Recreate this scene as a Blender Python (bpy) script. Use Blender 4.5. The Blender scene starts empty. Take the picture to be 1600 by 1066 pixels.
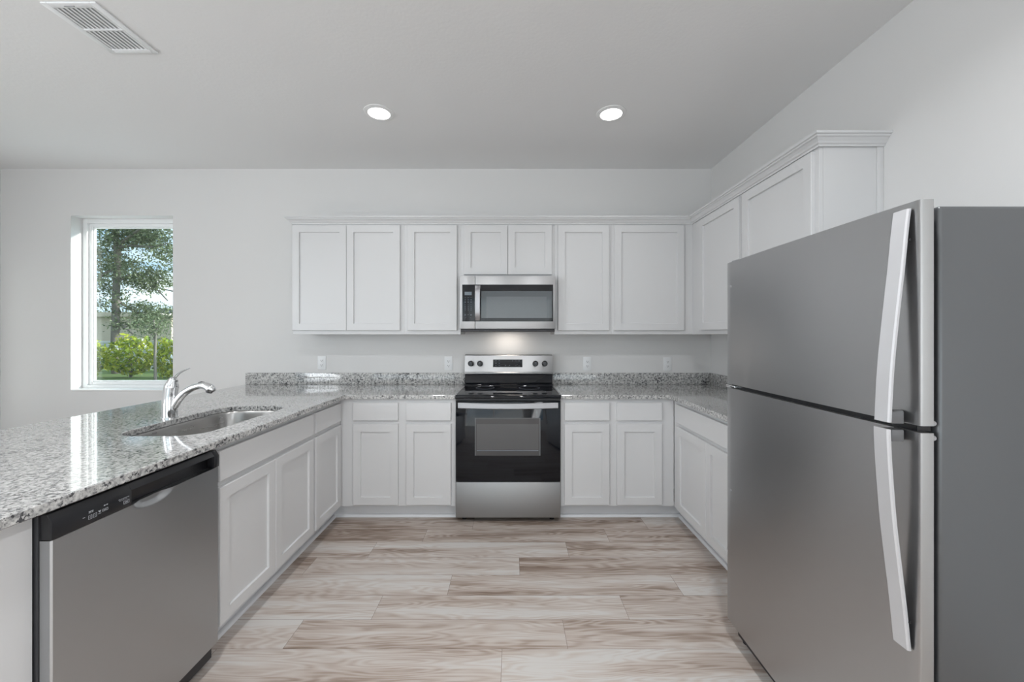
import bpy, bmesh, math, random
from mathutils import Vector, Matrix, noise
random.seed(7)
PI = math.pi
S = bpy.context.scene
C = S.collection

# ------------------------------------------------------------------ camera
F_PX, CAM_H = 625.0, 1.345
cam_d = bpy.data.cameras.new('camera')
cam_d.sensor_width = 36.0
cam_d.lens = F_PX / 1600 * 36.0
cam_d.shift_x = 1 / 1600
cam_d.shift_y = -9 / 1600
cam_d.clip_start = 0.02
cam_d.clip_end = 300
cam = bpy.data.objects.new('camera', cam_d)
cam.location = (0, 0, CAM_H)
cam.rotation_euler = (PI / 2, 0, 0)
C.objects.link(cam)
S.camera = cam

# ------------------------------------------------------------------ view
S.view_settings.view_transform = 'Standard'
S.view_settings.look = 'None'
S.view_settings.exposure = 0.12
S.view_settings.gamma = 1.0
S.view_settings.use_curve_mapping = False
S.cycles.max_bounces = 10
S.cycles.diffuse_bounces = 6
S.cycles.glossy_bounces = 5
S.cycles.transmission_bounces = 6
S.cycles.transparent_max_bounces = 8
S.cycles.sample_clamp_indirect = 6.0
S.cycles.caustics_reflective = False
S.cycles.caustics_refractive = False
S.cycles.use_denoising = True

# ------------------------------------------------------------------ world: blue sky with soft clouds
w = bpy.data.worlds.new('sky'); S.world = w; w.use_nodes = True
nt = w.node_tree; nt.nodes.clear()
o = nt.nodes.new('ShaderNodeOutputWorld'); bgn = nt.nodes.new('ShaderNodeBackground')
tc = nt.nodes.new('ShaderNodeTexCoord'); nz = nt.nodes.new('ShaderNodeTexNoise')
nz.inputs['Scale'].default_value = 3.5; nz.inputs['Detail'].default_value = 6
mp = nt.nodes.new('ShaderNodeMapping'); mp.inputs['Scale'].default_value = (1, 1, 3)
rp = nt.nodes.new('ShaderNodeValToRGB')
rp.color_ramp.elements[0].position = .42; rp.color_ramp.elements[0].color = (.26, .41, .56, 1)
rp.color_ramp.elements[1].position = .62; rp.color_ramp.elements[1].color = (.72, .76, .81, 1)
nt.links.new(tc.outputs['Generated'], mp.inputs['Vector']); nt.links.new(mp.outputs['Vector'], nz.inputs['Vector'])
nt.links.new(nz.outputs['Fac'], rp.inputs['Fac'])
# hazy brightening of the sky towards the sun
dp = nt.nodes.new('ShaderNodeVectorMath'); dp.operation = 'DOT_PRODUCT'; dp.inputs[1].default_value = (.902, .320, .291)
nt.links.new(tc.outputs['Generated'], dp.inputs[0])
gr = nt.nodes.new('ShaderNodeMapRange'); gr.inputs['From Min'].default_value = .1; gr.inputs['From Max'].default_value = 1.0
gr.inputs['To Min'].default_value = 1.0; gr.inputs['To Max'].default_value = 3.0; nt.links.new(dp.outputs['Value'], gr.inputs['Value'])
vm = nt.nodes.new('ShaderNodeVectorMath'); vm.operation = 'SCALE'
nt.links.new(rp.outputs['Color'], vm.inputs[0]); nt.links.new(gr.outputs['Result'], vm.inputs['Scale'])
nt.links.new(vm.outputs['Vector'], bgn.inputs['Color'])
bgn.inputs['Strength'].default_value = 1.9
nt.links.new(bgn.outputs['Background'], o.inputs['Surface'])

# ------------------------------------------------------------------ lights
def light(name, kind, loc, rot, energy, color=(1, 1, 1), **kw):
    d = bpy.data.lights.new(name, kind); d.energy = energy; d.color = color
    for k, v in kw.items(): setattr(d, k, v)
    ob = bpy.data.objects.new(name, d); ob.location = loc; ob.rotation_euler = rot
    C.objects.link(ob); return ob
sun = light('sun', 'SUN', (0, 0, 20), (0, 0, 0), 7.0, (1, .97, .93), angle=math.radians(5))
sun.rotation_euler = Vector((-.93, -.33, -.30)).to_track_quat('-Z', 'Y').to_euler()
# area fills added for brightness, set in made-up openings behind and beside the camera
light('fill_rear', 'AREA', (-1.2, -4.38, 1.20), (math.radians(108), 0, 0), 36, (.98, .99, 1.0),
      shape='RECTANGLE', size=4.6, size_y=2.3)
light('fill_left', 'AREA', (-4.33, -1.0, 1.66), (math.radians(104), 0, math.radians(-90)), 72, (.93, .97, 1.0),
      shape='RECTANGLE', size=2.3, size_y=1.3)

light('fill_right', 'AREA', (1.68, -2.6, 1.35), (math.radians(105), 0, math.radians(90)), 44, (.98, .99, 1.0),
      shape='RECTANGLE', size=1.8, size_y=1.5)  # added fill from the right rear, brightens the left cabinets and dishwasher
ZC = 2.805
DOWN = [(-.866, 2.62), (.656, 2.63), (-.866, .80), (.656, .80), (-.866, -1.6), (.656, -1.6), (-3.2, .6), (-3.2, -2.0)]

# ------------------------------------------------------------------ material helpers
def mat(name, color=(.8, .8, .8), rough=.5, metal=0.0, spec=.5, coat=0.0, aniso=0.0, emit=None, estr=0.0):
    m = bpy.data.materials.new(name); m.use_nodes = True
    b = m.node_tree.nodes['Principled BSDF']
    b.inputs['Base Color'].default_value = (*color, 1)
    b.inputs['Roughness'].default_value = rough
    b.inputs['Metallic'].default_value = metal
    b.inputs['Specular IOR Level'].default_value = spec
    b.inputs['Coat Weight'].default_value = coat
    b.inputs['Coat Roughness'].default_value = .04
    b.inputs['Anisotropic'].default_value = aniso
    if emit:
        b.inputs['Emission Color'].default_value = (*emit, 1); b.inputs['Emission Strength'].default_value = estr
    return m
def N(m, t, **kw):
    n = m.node_tree.nodes.new(t)
    for k, v in kw.items():
        if k in n.inputs: n.inputs[k].default_value = v
        else: setattr(n, k, v)
    return n
def L(m, a, b): m.node_tree.links.new(a, b)
def BS(m): return m.node_tree.nodes['Principled BSDF']
def coords(m, scale=(1, 1, 1), kind='Object'):
    t = N(m, 'ShaderNodeTexCoord'); p = N(m, 'ShaderNodeMapping'); p.inputs['Scale'].default_value = scale
    L(m, t.outputs[kind], p.inputs['Vector']); return p.outputs['Vector']
def ramp(m, src, stops):
    r = N(m, 'ShaderNodeValToRGB'); e = r.color_ramp.elements
    while len(e) < len(stops): e.new(.5)
    for i, (p, c) in enumerate(stops):
        e[i].position = p; e[i].color = (*c, 1) if len(c) == 3 else c
    L(m, src, r.inputs['Fac']); return r.outputs['Color']
def bump(m, src, strength, dist):
    b = N(m, 'ShaderNodeBump'); b.inputs['Strength'].default_value = strength; b.inputs['Distance'].default_value = dist
    L(m, src, b.inputs['Height']); L(m, b.outputs['Normal'], BS(m).inputs['Normal'])
def paint(name, color, rough, scale=260, strength=.12, dist=.001):
    m = mat(name, color, rough)
    n = N(m, 'ShaderNodeTexNoise'); n.inputs['Scale'].default_value = scale; n.inputs['Detail'].default_value = 3
    L(m, coords(m), n.inputs['Vector']); bump(m, n.outputs['Fac'], strength, dist); return m
def brushed(name, color, rough, stretch, aniso=.0, amt=.10):
    m = mat(name, color, rough, 1.0, aniso=aniso)
    if aniso:
        tg = N(m, 'ShaderNodeTangent', direction_type='RADIAL', axis='Z'); L(m, tg.outputs['Tangent'], BS(m).inputs['Tangent'])
        BS(m).inputs['Anisotropic Rotation'].default_value = .25
    n = N(m, 'ShaderNodeTexNoise'); n.inputs['Scale'].default_value = 1.0; n.inputs['Detail'].default_value = 2
    L(m, coords(m, stretch), n.inputs['Vector'])
    r = N(m, 'ShaderNodeMapRange'); r.inputs['To Min'].default_value = rough - amt / 2; r.inputs['To Max'].default_value = rough + amt / 2
    L(m, n.outputs['Fac'], r.inputs['Value']); L(m, r.outputs['Result'], BS(m).inputs['Roughness'])
    bump(m, n.outputs['Fac'], .05, .0004)
    return m

M = {}
M['wall'] = paint('wall_paint', (.715, .71, .705), .75, 150, .10, .0015)
M['ceil'] = paint('ceiling_paint', (.80, .80, .80), .85, 60, .25, .003)
M['trim'] = paint('trim_paint', (.80, .80, .79), .45, 40, .02)
M['cab'] = paint('cabinet_paint', (.66, .66, .665), .38, 50, .02)
M['toe'] = paint('toe_paint', (.72, .73, .75), .5, 50, .02)
M['vinyl'] = mat('window_vinyl', (.86, .87, .87), .35)
M['steel'] = brushed('stainless_steel', (.36, .36, .36), .46, (4, 4, 900), .4)
M['steel_h'] = brushed('stainless_horizontal', (.50, .50, .505), .40, (6, 6, 700), .5)
M['fridge'] = brushed('fridge_steel', (.50, .50, .505), .33, (4, 4, 900), .7)
M['fridge_edge'] = brushed('fridge_edge_steel', (.47, .47, .47), .42, (4, 4, 600), .0)
M['fridge_side'] = paint('fridge_side_paint', (.135, .14, .145), .33, 700, .10, .0004)
BS(M['fridge_side']).inputs['Metallic'].default_value = .5
M['handle_r'] = brushed('appliance_handle_steel', (.45, .45, .465), .42, (60, 60, 300), .0, .06)
M['handle'] = brushed('handle_steel', (.57, .57, .585), .38, (60, 60, 300), .0, .06); BS(M['handle']).inputs['Metallic'].default_value = .3
M['dw'] = brushed('dishwasher_steel', (.50, .51, .52), .33, (4, 4, 900), .6)
M['dw_edge'] = brushed('dishwasher_edge', (.5, .5, .5), .4, (4, 4, 600))
M['black'] = mat('black_plastic', (.012, .012, .014), .28)
M['black_soft'] = mat('black_plastic_matte', (.03, .03, .034), .45)
M['dark'] = mat('dark_gap', (.01, .01, .01), .8)
M['glass_black'] = mat('black_glass', (.006, .007, .010), .05, spec=.4)
M['cooktop'] = mat('cooktop_glass', (.008, .009, .012), .06, spec=.5)
M['win_oven'] = mat('oven_window_glass', (.050, .050, .052), .10, coat=.5)
M['win_oven2'] = mat('oven_window_screen', (.085, .085, .088), .14, coat=.4)
M['mw_win'] = mat('microwave_window', (.075, .085, .095), .10, coat=.5)
M['mw_scr'] = mat('microwave_screen', (.115, .125, .135), .16, coat=.4)
M['legend'] = mat('legend_print', (.45, .47, .5), .6)
M['legend_d'] = mat('legend_print_dim', (.16, .18, .21), .6)
M['lcd'] = mat('display_off', (.16, .19, .22), .2)
M['chrome'] = mat('chrome', (.78, .79, .80), .07, 1.0)
M['chrome_d'] = mat('chrome_nozzle', (.10, .10, .11), .35, .4)
M['sink'] = brushed('sink_steel', (.42, .41, .40), .28, (6, 6, 60), .3, .04)
M['outlet'] = mat('outlet_plastic', (.80, .81, .82), .3)
M['slot'] = mat('slot_dark', (.02, .02, .02), .6)
M['lens'] = mat('light_lens', (1, 1, 1), .4, emit=(1, .985, .96), estr=9.0)
M['can'] = mat('light_trim_white', (.82, .82, .82), .35)
M['vent'] = mat('vent_white', (.82, .83, .84), .4)
M['ventbk'] = mat('vent_inside', (.55, .56, .57), .8)
M['hoodlens'] = mat('hood_lamp', (1, 1, 1), .4, emit=(1, .9, .78), estr=2.5)
M['bracket'] = mat('bracket_grey', (.13, .13, .135), .4)
M['plastic_g'] = mat('grey_plastic', (.35, .35, .36), .4)

# thin window glass: mostly clear with a faint mirror
m = bpy.data.materials.new('window_glass'); m.use_nodes = True; M['glass'] = m
t = m.node_tree; t.nodes.clear()
o = t.nodes.new('ShaderNodeOutputMaterial'); mx = t.nodes.new('ShaderNodeMixShader'); tr = t.nodes.new('ShaderNodeBsdfTransparent')
gl = t.nodes.new('ShaderNodeBsdfGlossy'); gl.inputs['Roughness'].default_value = .01
tr.inputs['Color'].default_value = (.95, .985, .97, 1); mx.inputs['Fac'].default_value = .05
t.links.new(tr.outputs[0], mx.inputs[1]); t.links.new(gl.outputs[0], mx.inputs[2]); t.links.new(mx.outputs[0], o.inputs['Surface'])

# granite
def granite():
    m = mat('granite', (.6, .6, .6), .08, spec=.6, coat=.4)
    v = coords(m)
    n1 = N(m, 'ShaderNodeTexNoise'); n1.inputs['Scale'].default_value = 70; n1.inputs['Detail'].default_value = 5; n1.inputs['Roughness'].default_value = .62
    n2 = N(m, 'ShaderNodeTexNoise'); n2.inputs['Scale'].default_value = 84; n2.inputs['Detail'].default_value = 4; n2.inputs['Roughness'].default_value = .6
    n3 = N(m, 'ShaderNodeTexNoise'); n3.inputs['Scale'].default_value = 9; n3.inputs['Detail'].default_value = 3
    n4 = N(m, 'ShaderNodeTexVoronoi'); n4.inputs['Scale'].default_value = 120
    mp2 = N(m, 'ShaderNodeMapping'); mp2.inputs['Location'].default_value = (3.3, 7.1, 1.7)
    L(m, v, mp2.inputs['Vector'])
    L(m, v, n1.inputs['Vector']); L(m, mp2.outputs['Vector'], n2.inputs['Vector']); L(m, v, n3.inputs['Vector']); L(m, v, n4.inputs['Vector'])
    base = ramp(m, n1.outputs['Fac'], [(.36, (.20, .20, .205)), (.44, (.36, .36, .355)), (.50, (.50, .495, .485)), (.62, (.64, .635, .62))])
    # dark mineral clumps, denser in broad drifts
    ad = N(m, 'ShaderNodeMath', operation='MULTIPLY_ADD'); ad.inputs[1].default_value = .35; ad.inputs[2].default_value = -.175
    L(m, n3.outputs['Fac'], ad.inputs[0])
    sm = N(m, 'ShaderNodeMath', operation='ADD'); L(m, n2.outputs['Fac'], sm.inputs[0]); L(m, ad.outputs[0], sm.inputs[1])
    mask = ramp(m, sm.outputs[0], [(.575, (0, 0, 0)), (.63, (1, 1, 1))])
    mix = N(m, 'ShaderNodeMix', data_type='RGBA')
    L(m, mask, mix.inputs['Factor']); L(m, base, mix.inputs['A']); mix.inputs['B'].default_value = (.07, .071, .075, 1)
    # crystal to crystal variation
    bw = N(m, 'ShaderNodeRGBToBW'); L(m, n4.outputs['Color'], bw.inputs['Color'])
    r = N(m, 'ShaderNodeMapRange'); r.inputs['To Min'].default_value = .78; r.inputs['To Max'].default_value = 1.12
    L(m, bw.outputs['Val'], r.inputs['Value'])
    mul = N(m, 'ShaderNodeMix', data_type='RGBA', blend_type='MULTIPLY'); mul.inputs['Factor'].default_value = 1
    L(m, mix.outputs['Result'], mul.inputs['A']); L(m, r.outputs['Result'], mul.inputs['B'])
    L(m, mul.outputs['Result'], BS(m).inputs['Base Color'])
    return m
M['granite'] = granite()

# wood planks: uv map 'grain' = metres along / across, shifted per plank; 'edge' = plank local; attribute 'tone'
def planks():
    m = mat('wood_planks', (.5, .42, .36), .36, spec=.35)
    ug = N(m, 'ShaderNodeUVMap', uv_map='grain'); ue = N(m, 'ShaderNodeUVMap', uv_map='edge')
    at = N(m, 'ShaderNodeAttribute', attribute_name='tone')
    def nzs(sc, scale, det, rough, dist=0):
        p = N(m, 'ShaderNodeMapping'); p.inputs['Scale'].default_value = sc; L(m, ug.outputs['UV'], p.inputs['Vector'])
        n = N(m, 'ShaderNodeTexNoise'); n.inputs['Scale'].default_value = scale; n.inputs['Detail'].default_value = det
        n.inputs['Roughness'].default_value = rough; n.inputs['Distortion'].default_value = dist
        L(m, p.outputs['Vector'], n.inputs['Vector']); return n.outputs['Fac']
    band = nzs((.9, 11, 1), 1.0, 3, .55, .4)
    fine = nzs((5, 130, 1), 1.0, 4, .6)
    # cathedral grain: rings of a stretched distance field
    p = N(m, 'ShaderNodeMapping'); p.inputs['Scale'].default_value = (1.3, 9, 1); L(m, ug.outputs['UV'], p.inputs['Vector'])
    wv = N(m, 'ShaderNodeTexNoise'); wv.inputs['Scale'].default_value = 1.2; wv.inputs['Detail'].default_value = 1.5; L(m, p.outputs['Vector'], wv.inputs['Vector'])
    sn = N(m, 'ShaderNodeMath', operation='MULTIPLY'); sn.inputs[1].default_value = 95; L(m, wv.outputs['Fac'], sn.inputs[0])
    s2 = N(m, 'ShaderNodeMath', operation='SINE'); L(m, sn.outputs[0], s2.inputs[0])
    a1 = N(m, 'ShaderNodeMath', operation='MULTIPLY_ADD'); a1.inputs[1].default_value = .06; L(m, s2.outputs[0], a1.inputs[0])
    L(m, band, a1.inputs[2])
    a2 = N(m, 'ShaderNodeMath', operation='MULTIPLY_ADD'); a2.inputs[1].default_value = .36; L(m, fine, a2.inputs[0]); L(m, a1.outputs[0], a2.inputs[2])
    a3 = N(m, 'ShaderNodeMath', operation='MULTIPLY_ADD'); a3.inputs[1].default_value = .20; L(m, at.outputs['Fac'], a3.inputs[0]); L(m, a2.outputs[0], a3.inputs[2])
    col = ramp(m, a3.outputs[0], [(.54, (.215, .155, .12)), (.66, (.345, .275, .23)), (.75, (.455, .385, .34)), (.87, (.53, .475, .435)), (.99, (.58, .555, .53))])
    sx = N(m, 'ShaderNodeSeparateXYZ'); L(m, ue.outputs['UV'], sx.inputs[0])
    mn = N(m, 'ShaderNodeMath', operation='MINIMUM'); L(m, sx.outputs[0], mn.inputs[0]); L(m, sx.outputs[1], mn.inputs[1])
    gp = N(m, 'ShaderNodeMath', operation='LESS_THAN'); gp.inputs[1].default_value = .0016; L(m, mn.outputs[0], gp.inputs[0])
    mix = N(m, 'ShaderNodeMix', data_type='RGBA'); L(m, gp.outputs[0], mix.inputs['Factor']); L(m, col, mix.inputs['A']); mix.inputs['B'].default_value = (.17, .13, .105, 1)
    L(m, mix.outputs['Result'], BS(m).inputs['Base Color'])
    bump(m, fine, .08, .0008)
    return m
M['planks'] = planks()

# ------------------------------------------------------------------ object helpers
def tag(o, label=None, cat=None, group=None, kind=None):
    if label: o['label'] = label
    if cat: o['category'] = cat
    if group: o['group'] = group
    if kind: o['kind'] = kind
    return o
def thing(name, label, cat, loc=(0, 0, 0), rz=0, group=None):
    o = bpy.data.objects.new(name, None); o.empty_display_size = .1
    o.location = loc; o.rotation_euler = (0, 0, rz); C.objects.link(o)
    return tag(o, label, cat, group)

class MB:
    """collects shapes; origin o is subtracted so a part sits in its thing's frame"""
    def __init__(s, o=(0, 0, 0)): s.bm = bmesh.new(); s.o = Vector(o)
    def v(s, p): return s.bm.verts.new(Vector(p) - s.o)
    def box(s, x0, x1, y0, y1, z0, z1):
        vs = [s.v((x, y, z)) for z in (z0, z1) for y in (y0, y1) for x in (x0, x1)]
        for f in ((0, 2, 3, 1), (4, 5, 7, 6), (0, 1, 5, 4), (2, 6, 7, 3), (0, 4, 6, 2), (1, 3, 7, 5)):
            s.bm.faces.new([vs[i] for i in f])
        return s
    def rings(s, rings, cap0=True, cap1=True, loop=False):
        R = [[s.v(p) for p in r] for r in rings]; n = len(R[0])
        seq = list(zip(R, R[1:])) + ([(R[-1], R[0])] if loop else [])
        for a, b in seq:
            for i in range(n):
                j = (i + 1) % n
                s.bm.faces.new((a[i], a[j], b[j], b[i]))
        if not loop:
            if cap0: s.bm.faces.new(R[0][::-1])
            if cap1: s.bm.faces.new(R[-1])
        return s
    def cyl(s, p0, p1, r, r1=None, seg=24):
        p0, p1 = Vector(p0), Vector(p1); d = (p1 - p0).normalized()
        a = d.orthogonal().normalized(); b = d.cross(a)
        c = lambda p, q: [p + (a * math.cos(2 * PI * i / seg) + b * math.sin(2 * PI * i / seg)) * q for i in range(seg)]
        return s.rings([c(p0, r), c(p1, r if r1 is None else r1)])
    def lathe(s, c, prof, axis='z', seg=32):
        """prof: (radius, height) pairs"""
        c = Vector(c); out = []
        for r, h in prof:
            ring = []
            for i in range(seg):
                a = 2 * PI * i / seg; x, y = r * math.cos(a), r * math.sin(a)
                ring.append(c + (Vector((x, y, h)) if axis == 'z' else Vector((x, -h, y)) if axis == 'y' else Vector((-h, x, y))))
            out.append(ring)
        return s.rings(out)
    def tube(s, pts, rad, seg=16, flat=1.0, up=Vector((0, 1, 0))):
        pts = [Vector(p) for p in pts]; out = []
        for i, p in enumerate(pts):
            d = (pts[min(i + 1, len(pts) - 1)] - pts[max(i - 1, 0)]).normalized()
            a = (up - d * up.dot(d)).normalized(); b = d.cross(a)
            r = rad[i] if isinstance(rad, (list, tuple)) else rad
            out.append([p + a * math.cos(2 * PI * k / seg) * r + b * math.sin(2 * PI * k / seg) * r * flat for k in range(seg)])
        return s.rings(out)
    def prism(s, poly, axis, a, b):
        f = {'x': lambda p, t: (t, p[0], p[1]), 'y': lambda p, t: (p[0], t, p[1]), 'z': lambda p, t: (p[0], p[1], t)}[axis]
        return s.rings([[f(p, a) for p in poly], [f(p, b) for p in poly]])
    def build(s, name, m, parent=None, bevel=0, seg=2, smooth=False, angle=35, kind=None, label=None):
        bmesh.ops.recalc_face_normals(s.bm, faces=s.bm.faces)
        if bevel:
            es = [e for e in s.bm.edges if len(e.link_faces) == 2 and e.calc_face_angle(0) > math.radians(40)]
            bmesh.ops.bevel(s.bm, geom=es, offset=bevel, segments=seg, affect='EDGES', clamp_overlap=True, profile=.5)
        me = bpy.data.meshes.new(name); s.bm.to_mesh(me); s.bm.free()
        if smooth or bevel:
            me.polygons.foreach_set('use_smooth', [True] * len(me.polygons))
            me.set_sharp_from_angle(angle=math.radians(angle))
        for mm in (m if isinstance(m, (list, tuple)) else [m]): me.materials.append(mm)
        ob = bpy.data.objects.new(name, me); C.objects.link(ob)
        if parent: ob.parent = parent
        if kind: ob['kind'] = kind
        if label: ob['label'] = label
        return ob
def struct(mb, name, m, **k): return mb.build(name, m, kind='structure', **k)
def lerp(a, b, t): return a + (b - a) * t
def catmull(P, n=6):
    P = [Vector(p) for p in P]; out = []
    for i in range(len(P) - 1):
        p0 = P[max(i - 1, 0)]; p1, p2 = P[i], P[i + 1]; p3 = P[min(i + 2, len(P) - 1)]
        for k in range(n):
            t = k / n
            out.append(.5 * ((2 * p1) + (p2 - p0) * t + (2 * p0 - 5 * p1 + 4 * p2 - p3) * t * t + (3 * p1 - p0 - 3 * p2 + p3) * t ** 3))
    out.append(P[-1]); return out

# ------------------------------------------------------------------ room
XL, XR, YB, YR = -4.48, 1.753, 3.51, -4.50
WX0, WX1, WZ0, WZ1 = -3.865, -2.97, .856, 2.395
T = .20

# floor: plank rows with the joints where they lie
bm = bmesh.new(); lt = bm.loops.layers.uv.new('grain'); le = bm.loops.layers.uv.new('edge'); tl = bm.loops.layers.float.new('tone')
PW, PL = .1764, 1.222
meas = {0: -.272, 1: -.582, 2: -.872, 3: .046, 4: -.3325, 5: -.664, 6: -.981, 7: -.041}
tones = {(0, -.272): .25, (1, -.582): .7, (2, -.872): .2, (3, .046): .15}
k = -5
while True:
    y1 = 2.950 - PW * k; y0 = y1 - PW
    if y1 < YR: break
    j0 = meas.get(k, -.272 - .311 * k)
    j0 = j0 - math.floor((j0 - XL) / PL) * PL - PL
    x = j0
    while x < XR:
        a, b = max(x, XL), min(x + PL, XR)
        ya, yb = max(y0, YR), min(y1, YB)
        if b > a + .001 and yb > ya + .001:
            f = bm.faces.new([bm.verts.new(p) for p in ((a, ya, 0), (b, ya, 0), (b, yb, 0), (a, yb, 0))])
            tn = random.random(); ox, oy = random.random() * 40, random.random() * 40
            for l in f.loops:
                px, py = l.vert.co.x, l.vert.co.y
                l[lt].uv = (px + ox, py + oy); l[le].uv = (px - x, y1 - py); l[tl] = tn
        x += PL
    k += 1
me = bpy.data.meshes.new('floor'); bm.to_mesh(me); bm.free(); me.materials.append(M['planks'])
fl = bpy.data.objects.new('floor', me); C.objects.link(fl); fl['kind'] = 'structure'
struct(MB().box(XL - T, XR + T, YR - T, YB + T, -.20, -.004), 'floor_slab', M['toe'])

struct(MB().box(XL - T, XR + T, YR - T, YB + T, ZC, ZC + .15), 'ceiling', M['ceil'])
wb = MB()
wb.box(XL - T, WX0, YB, YB + T, -.2, ZC); wb.box(WX1, XR + T, YB, YB + T, -.2, ZC)
wb.box(WX0, WX1, YB, YB + T, -.2, WZ0); wb.box(WX0, WX1, YB, YB + T, WZ1, ZC)
struct(wb, 'wall_back', M['wall'])
wq = MB()
wq.box(XR, XR + T, YR, -3.5, -.2, ZC); wq.box(XR, XR + T, -1.7, YB, -.2, ZC); wq.box(XR, XR + T, -3.5, -1.7, -.2, .6); wq.box(XR, XR + T, -3.5, -1.7, 2.1, ZC)
struct(wq, 'wall_right', M['wall'])
w3 = MB()
for a, b, c, d in ((-3.5, -3.44, .6, 2.1), (-1.76, -1.7, .6, 2.1), (-3.44, -1.76, .6, .66), (-3.44, -1.76, 2.04, 2.1)):
    w3.box(XR + .06, XR + .14, a, b, c, d)
w3 = struct(w3, 'fill_window_right', mat('fill_window_vinyl', (.86, .87, .87), .35)); MB().box(XR + .099, XR + .105, -3.44, -1.76, .66, 2.04).build('pane', M['glass'], w3)  # unseen window, made up to go with the right-hand fill light
wl = MB()
wl.box(XL - T, XL, YR, -2.2, -.2, ZC); wl.box(XL - T, XL, .4, YB, -.2, ZC)
wl.box(XL - T, XL, -2.2, .4, -.2, .95); wl.box(XL - T, XL, -2.2, .4, 2.3, ZC)
struct(wl, 'wall_left', M['wall'])
wr = MB()
wr.box(XL - T, -3.5, YR - T, YR, -.2, ZC); wr.box(1.1, XR + T, YR - T, YR, -.2, ZC); wr.box(-3.5, 1.1, YR - T, YR, 2.4, ZC)
struct(wr, 'wall_rear', M['wall'])
# unseen sliding door and left window, made up to hold the fill lights
def frame_x(mb, x0, x1, y0, y1, z0, z1, t):
    mb.box(x0, x0 + t, y0, y1, z0, z1); mb.box(x1 - t, x1, y0, y1, z0, z1)
    mb.box(x0 + t, x1 - t, y0, y1, z0, z0 + t); mb.box(x0 + t, x1 - t, y0, y1, z1 - t, z1); return mb
d1 = MB(); frame_x(d1, -3.5, 1.1, YR - .12, YR - .04, 0, 2.4, .06); d1.box(-1.25, -1.15, YR - .12, YR - .04, .06, 2.34)
d1 = struct(d1, 'fill_door_rear', M['vinyl']); MB().box(-3.44, 1.04, YR - .085, YR - .079, .06, 2.34).build('pane', M['glass'], d1)
w2 = MB()
for a, b, c, d in ((-2.2, -2.14, .95, 2.3), (.34, .4, .95, 2.3), (-2.14, .34, .95, 1.01), (-2.14, .34, 2.24, 2.3)):
    w2.box(XL - .14, XL - .06, a, b, c, d)
w2 = struct(w2, 'fill_window_left', M['vinyl']); MB().box(XL - .105, XL - .099, -2.14, .34, 1.01, 2.24).build('pane', M['glass'], w2)

struct(MB().box(XL, -1.9, YB - .014, YB, 0, .085), 'baseboard_back', M['trim'], bevel=.003)
struct(MB().box(XL, XL + .014, YR, YB - .014, 0, .085), 'baseboard_left', M['trim'], bevel=.003)

# window_1
wn = MB()
frame_x(wn, WX0, WX1, 3.605, 3.675, WZ0, WZ1, .040)
wn = struct(wn, 'window_1', M['vinyl'], bevel=.003)
sh = MB(); frame_x(sh, WX0 + .040, WX1 - .040, 3.622, 3.66, WZ0 + .040, WZ1 - .040, .028)
sh.build('sash', M['vinyl'], wn, bevel=.004)
bd = MB(); frame_x(bd, WX0 + .068, WX1 - .068, 3.633, 3.652, WZ0 + .068, WZ1 - .068, .012)
bd.build('glazing_bead', M['vinyl'], wn, bevel=.003)
MB().box(WX0 + .07, WX1 - .07, 3.640, 3.645, WZ0 + .07, WZ1 - .07).build('pane', M['glass'], wn)
MB().box(WX0, WX1, YB - .004, 3.605, WZ0 - .001, WZ0 + .012).build('window_sill', M['trim'], wn, bevel=.003)

# ------------------------------------------------------------------ cabinets
def rect(x0, x1, z0, z1, y): return [(x0, y, z0), (x1, y, z0), (x1, y, z1), (x0, y, z1)]
def shaker(mb, x0, x1, z0, z1, th=.019, rail=.055, y=0.0):
    """front at y-th, back at y; recessed panel"""
    c = .002; f = y - th
    def R(i, yy): return rect(x0 + i, x1 - i, z0 + i, z1 - i, yy)
    mb.rings([R(0, y), R(0, f + c), R(c, f), R(rail, f), R(rail + .0015, f + .011), ], True, True)
    return mb
def slab(mb, x0, x1, z0, z1, th=.019, y=0.0):
    c = .002; f = y - th
    def R(i, yy): return rect(x0 + i, x1 - i, z0 + i, z1 - i, yy)
    return mb.rings([R(0, y), R(0, f + c), R(c, f)])
def cabinet(name, label, cat, loc, rz, w, depth, z0, z1, fronts, toe=False, group=None, x_min=0.0, extra=None, toes=(0, 0)):
    """local frame: x to the right along the face, y into the cabinet, face plane y=0"""
    t = thing(name, label, cat, loc, rz, group)
    b = MB(); a = x_min
    p = .018
    b.box(a, a + p, .019, depth, z0, z1); b.box(w - p, w, .019, depth, z0, z1)          # sides
    b.box(a + p, w - p, .019, depth, z0, z0 + p)                                          # bottom
    b.box(a + p, w - p, depth - .012, depth, z0 + p, z1 - p)                              # back
    if not toe: b.box(a + p, w - p, .019, depth, z1 - p, z1)
    b.build('carcass', M['cab'], t)
    ff = MB(); s = .038; y1 = .0188
    xs = sorted({f[1] for f in fronts} | {f[2] for f in fronts})
    ff.box(a, w, 0, y1, z0, z1)
    ff.build('face_frame', M['cab'], t, bevel=.0012, seg=1)
    for f in fronts:
        mb = MB()
        if f[0] == 'door': shaker(mb, f[1], f[2], f[3], f[4], y=-.0006)
        else: slab(mb, f[1], f[2], f[3], f[4], y=-.0006)
        mb.build(f[0], M['cab'], t)
    if toe:
        MB().box(a - toes[0], w + toes[1], .072, .084, .001, z0 - .001).build('toe_kick', M['toe'], t)
    if extra: extra(t)
    return t
ZF, ZB, ZT = .105, .105, .8845     # base cabinets
DR = ('drawer_front', .730, .858)
FX, FY, FXR = -1.24, 2.90, 1.18    # face planes
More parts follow.
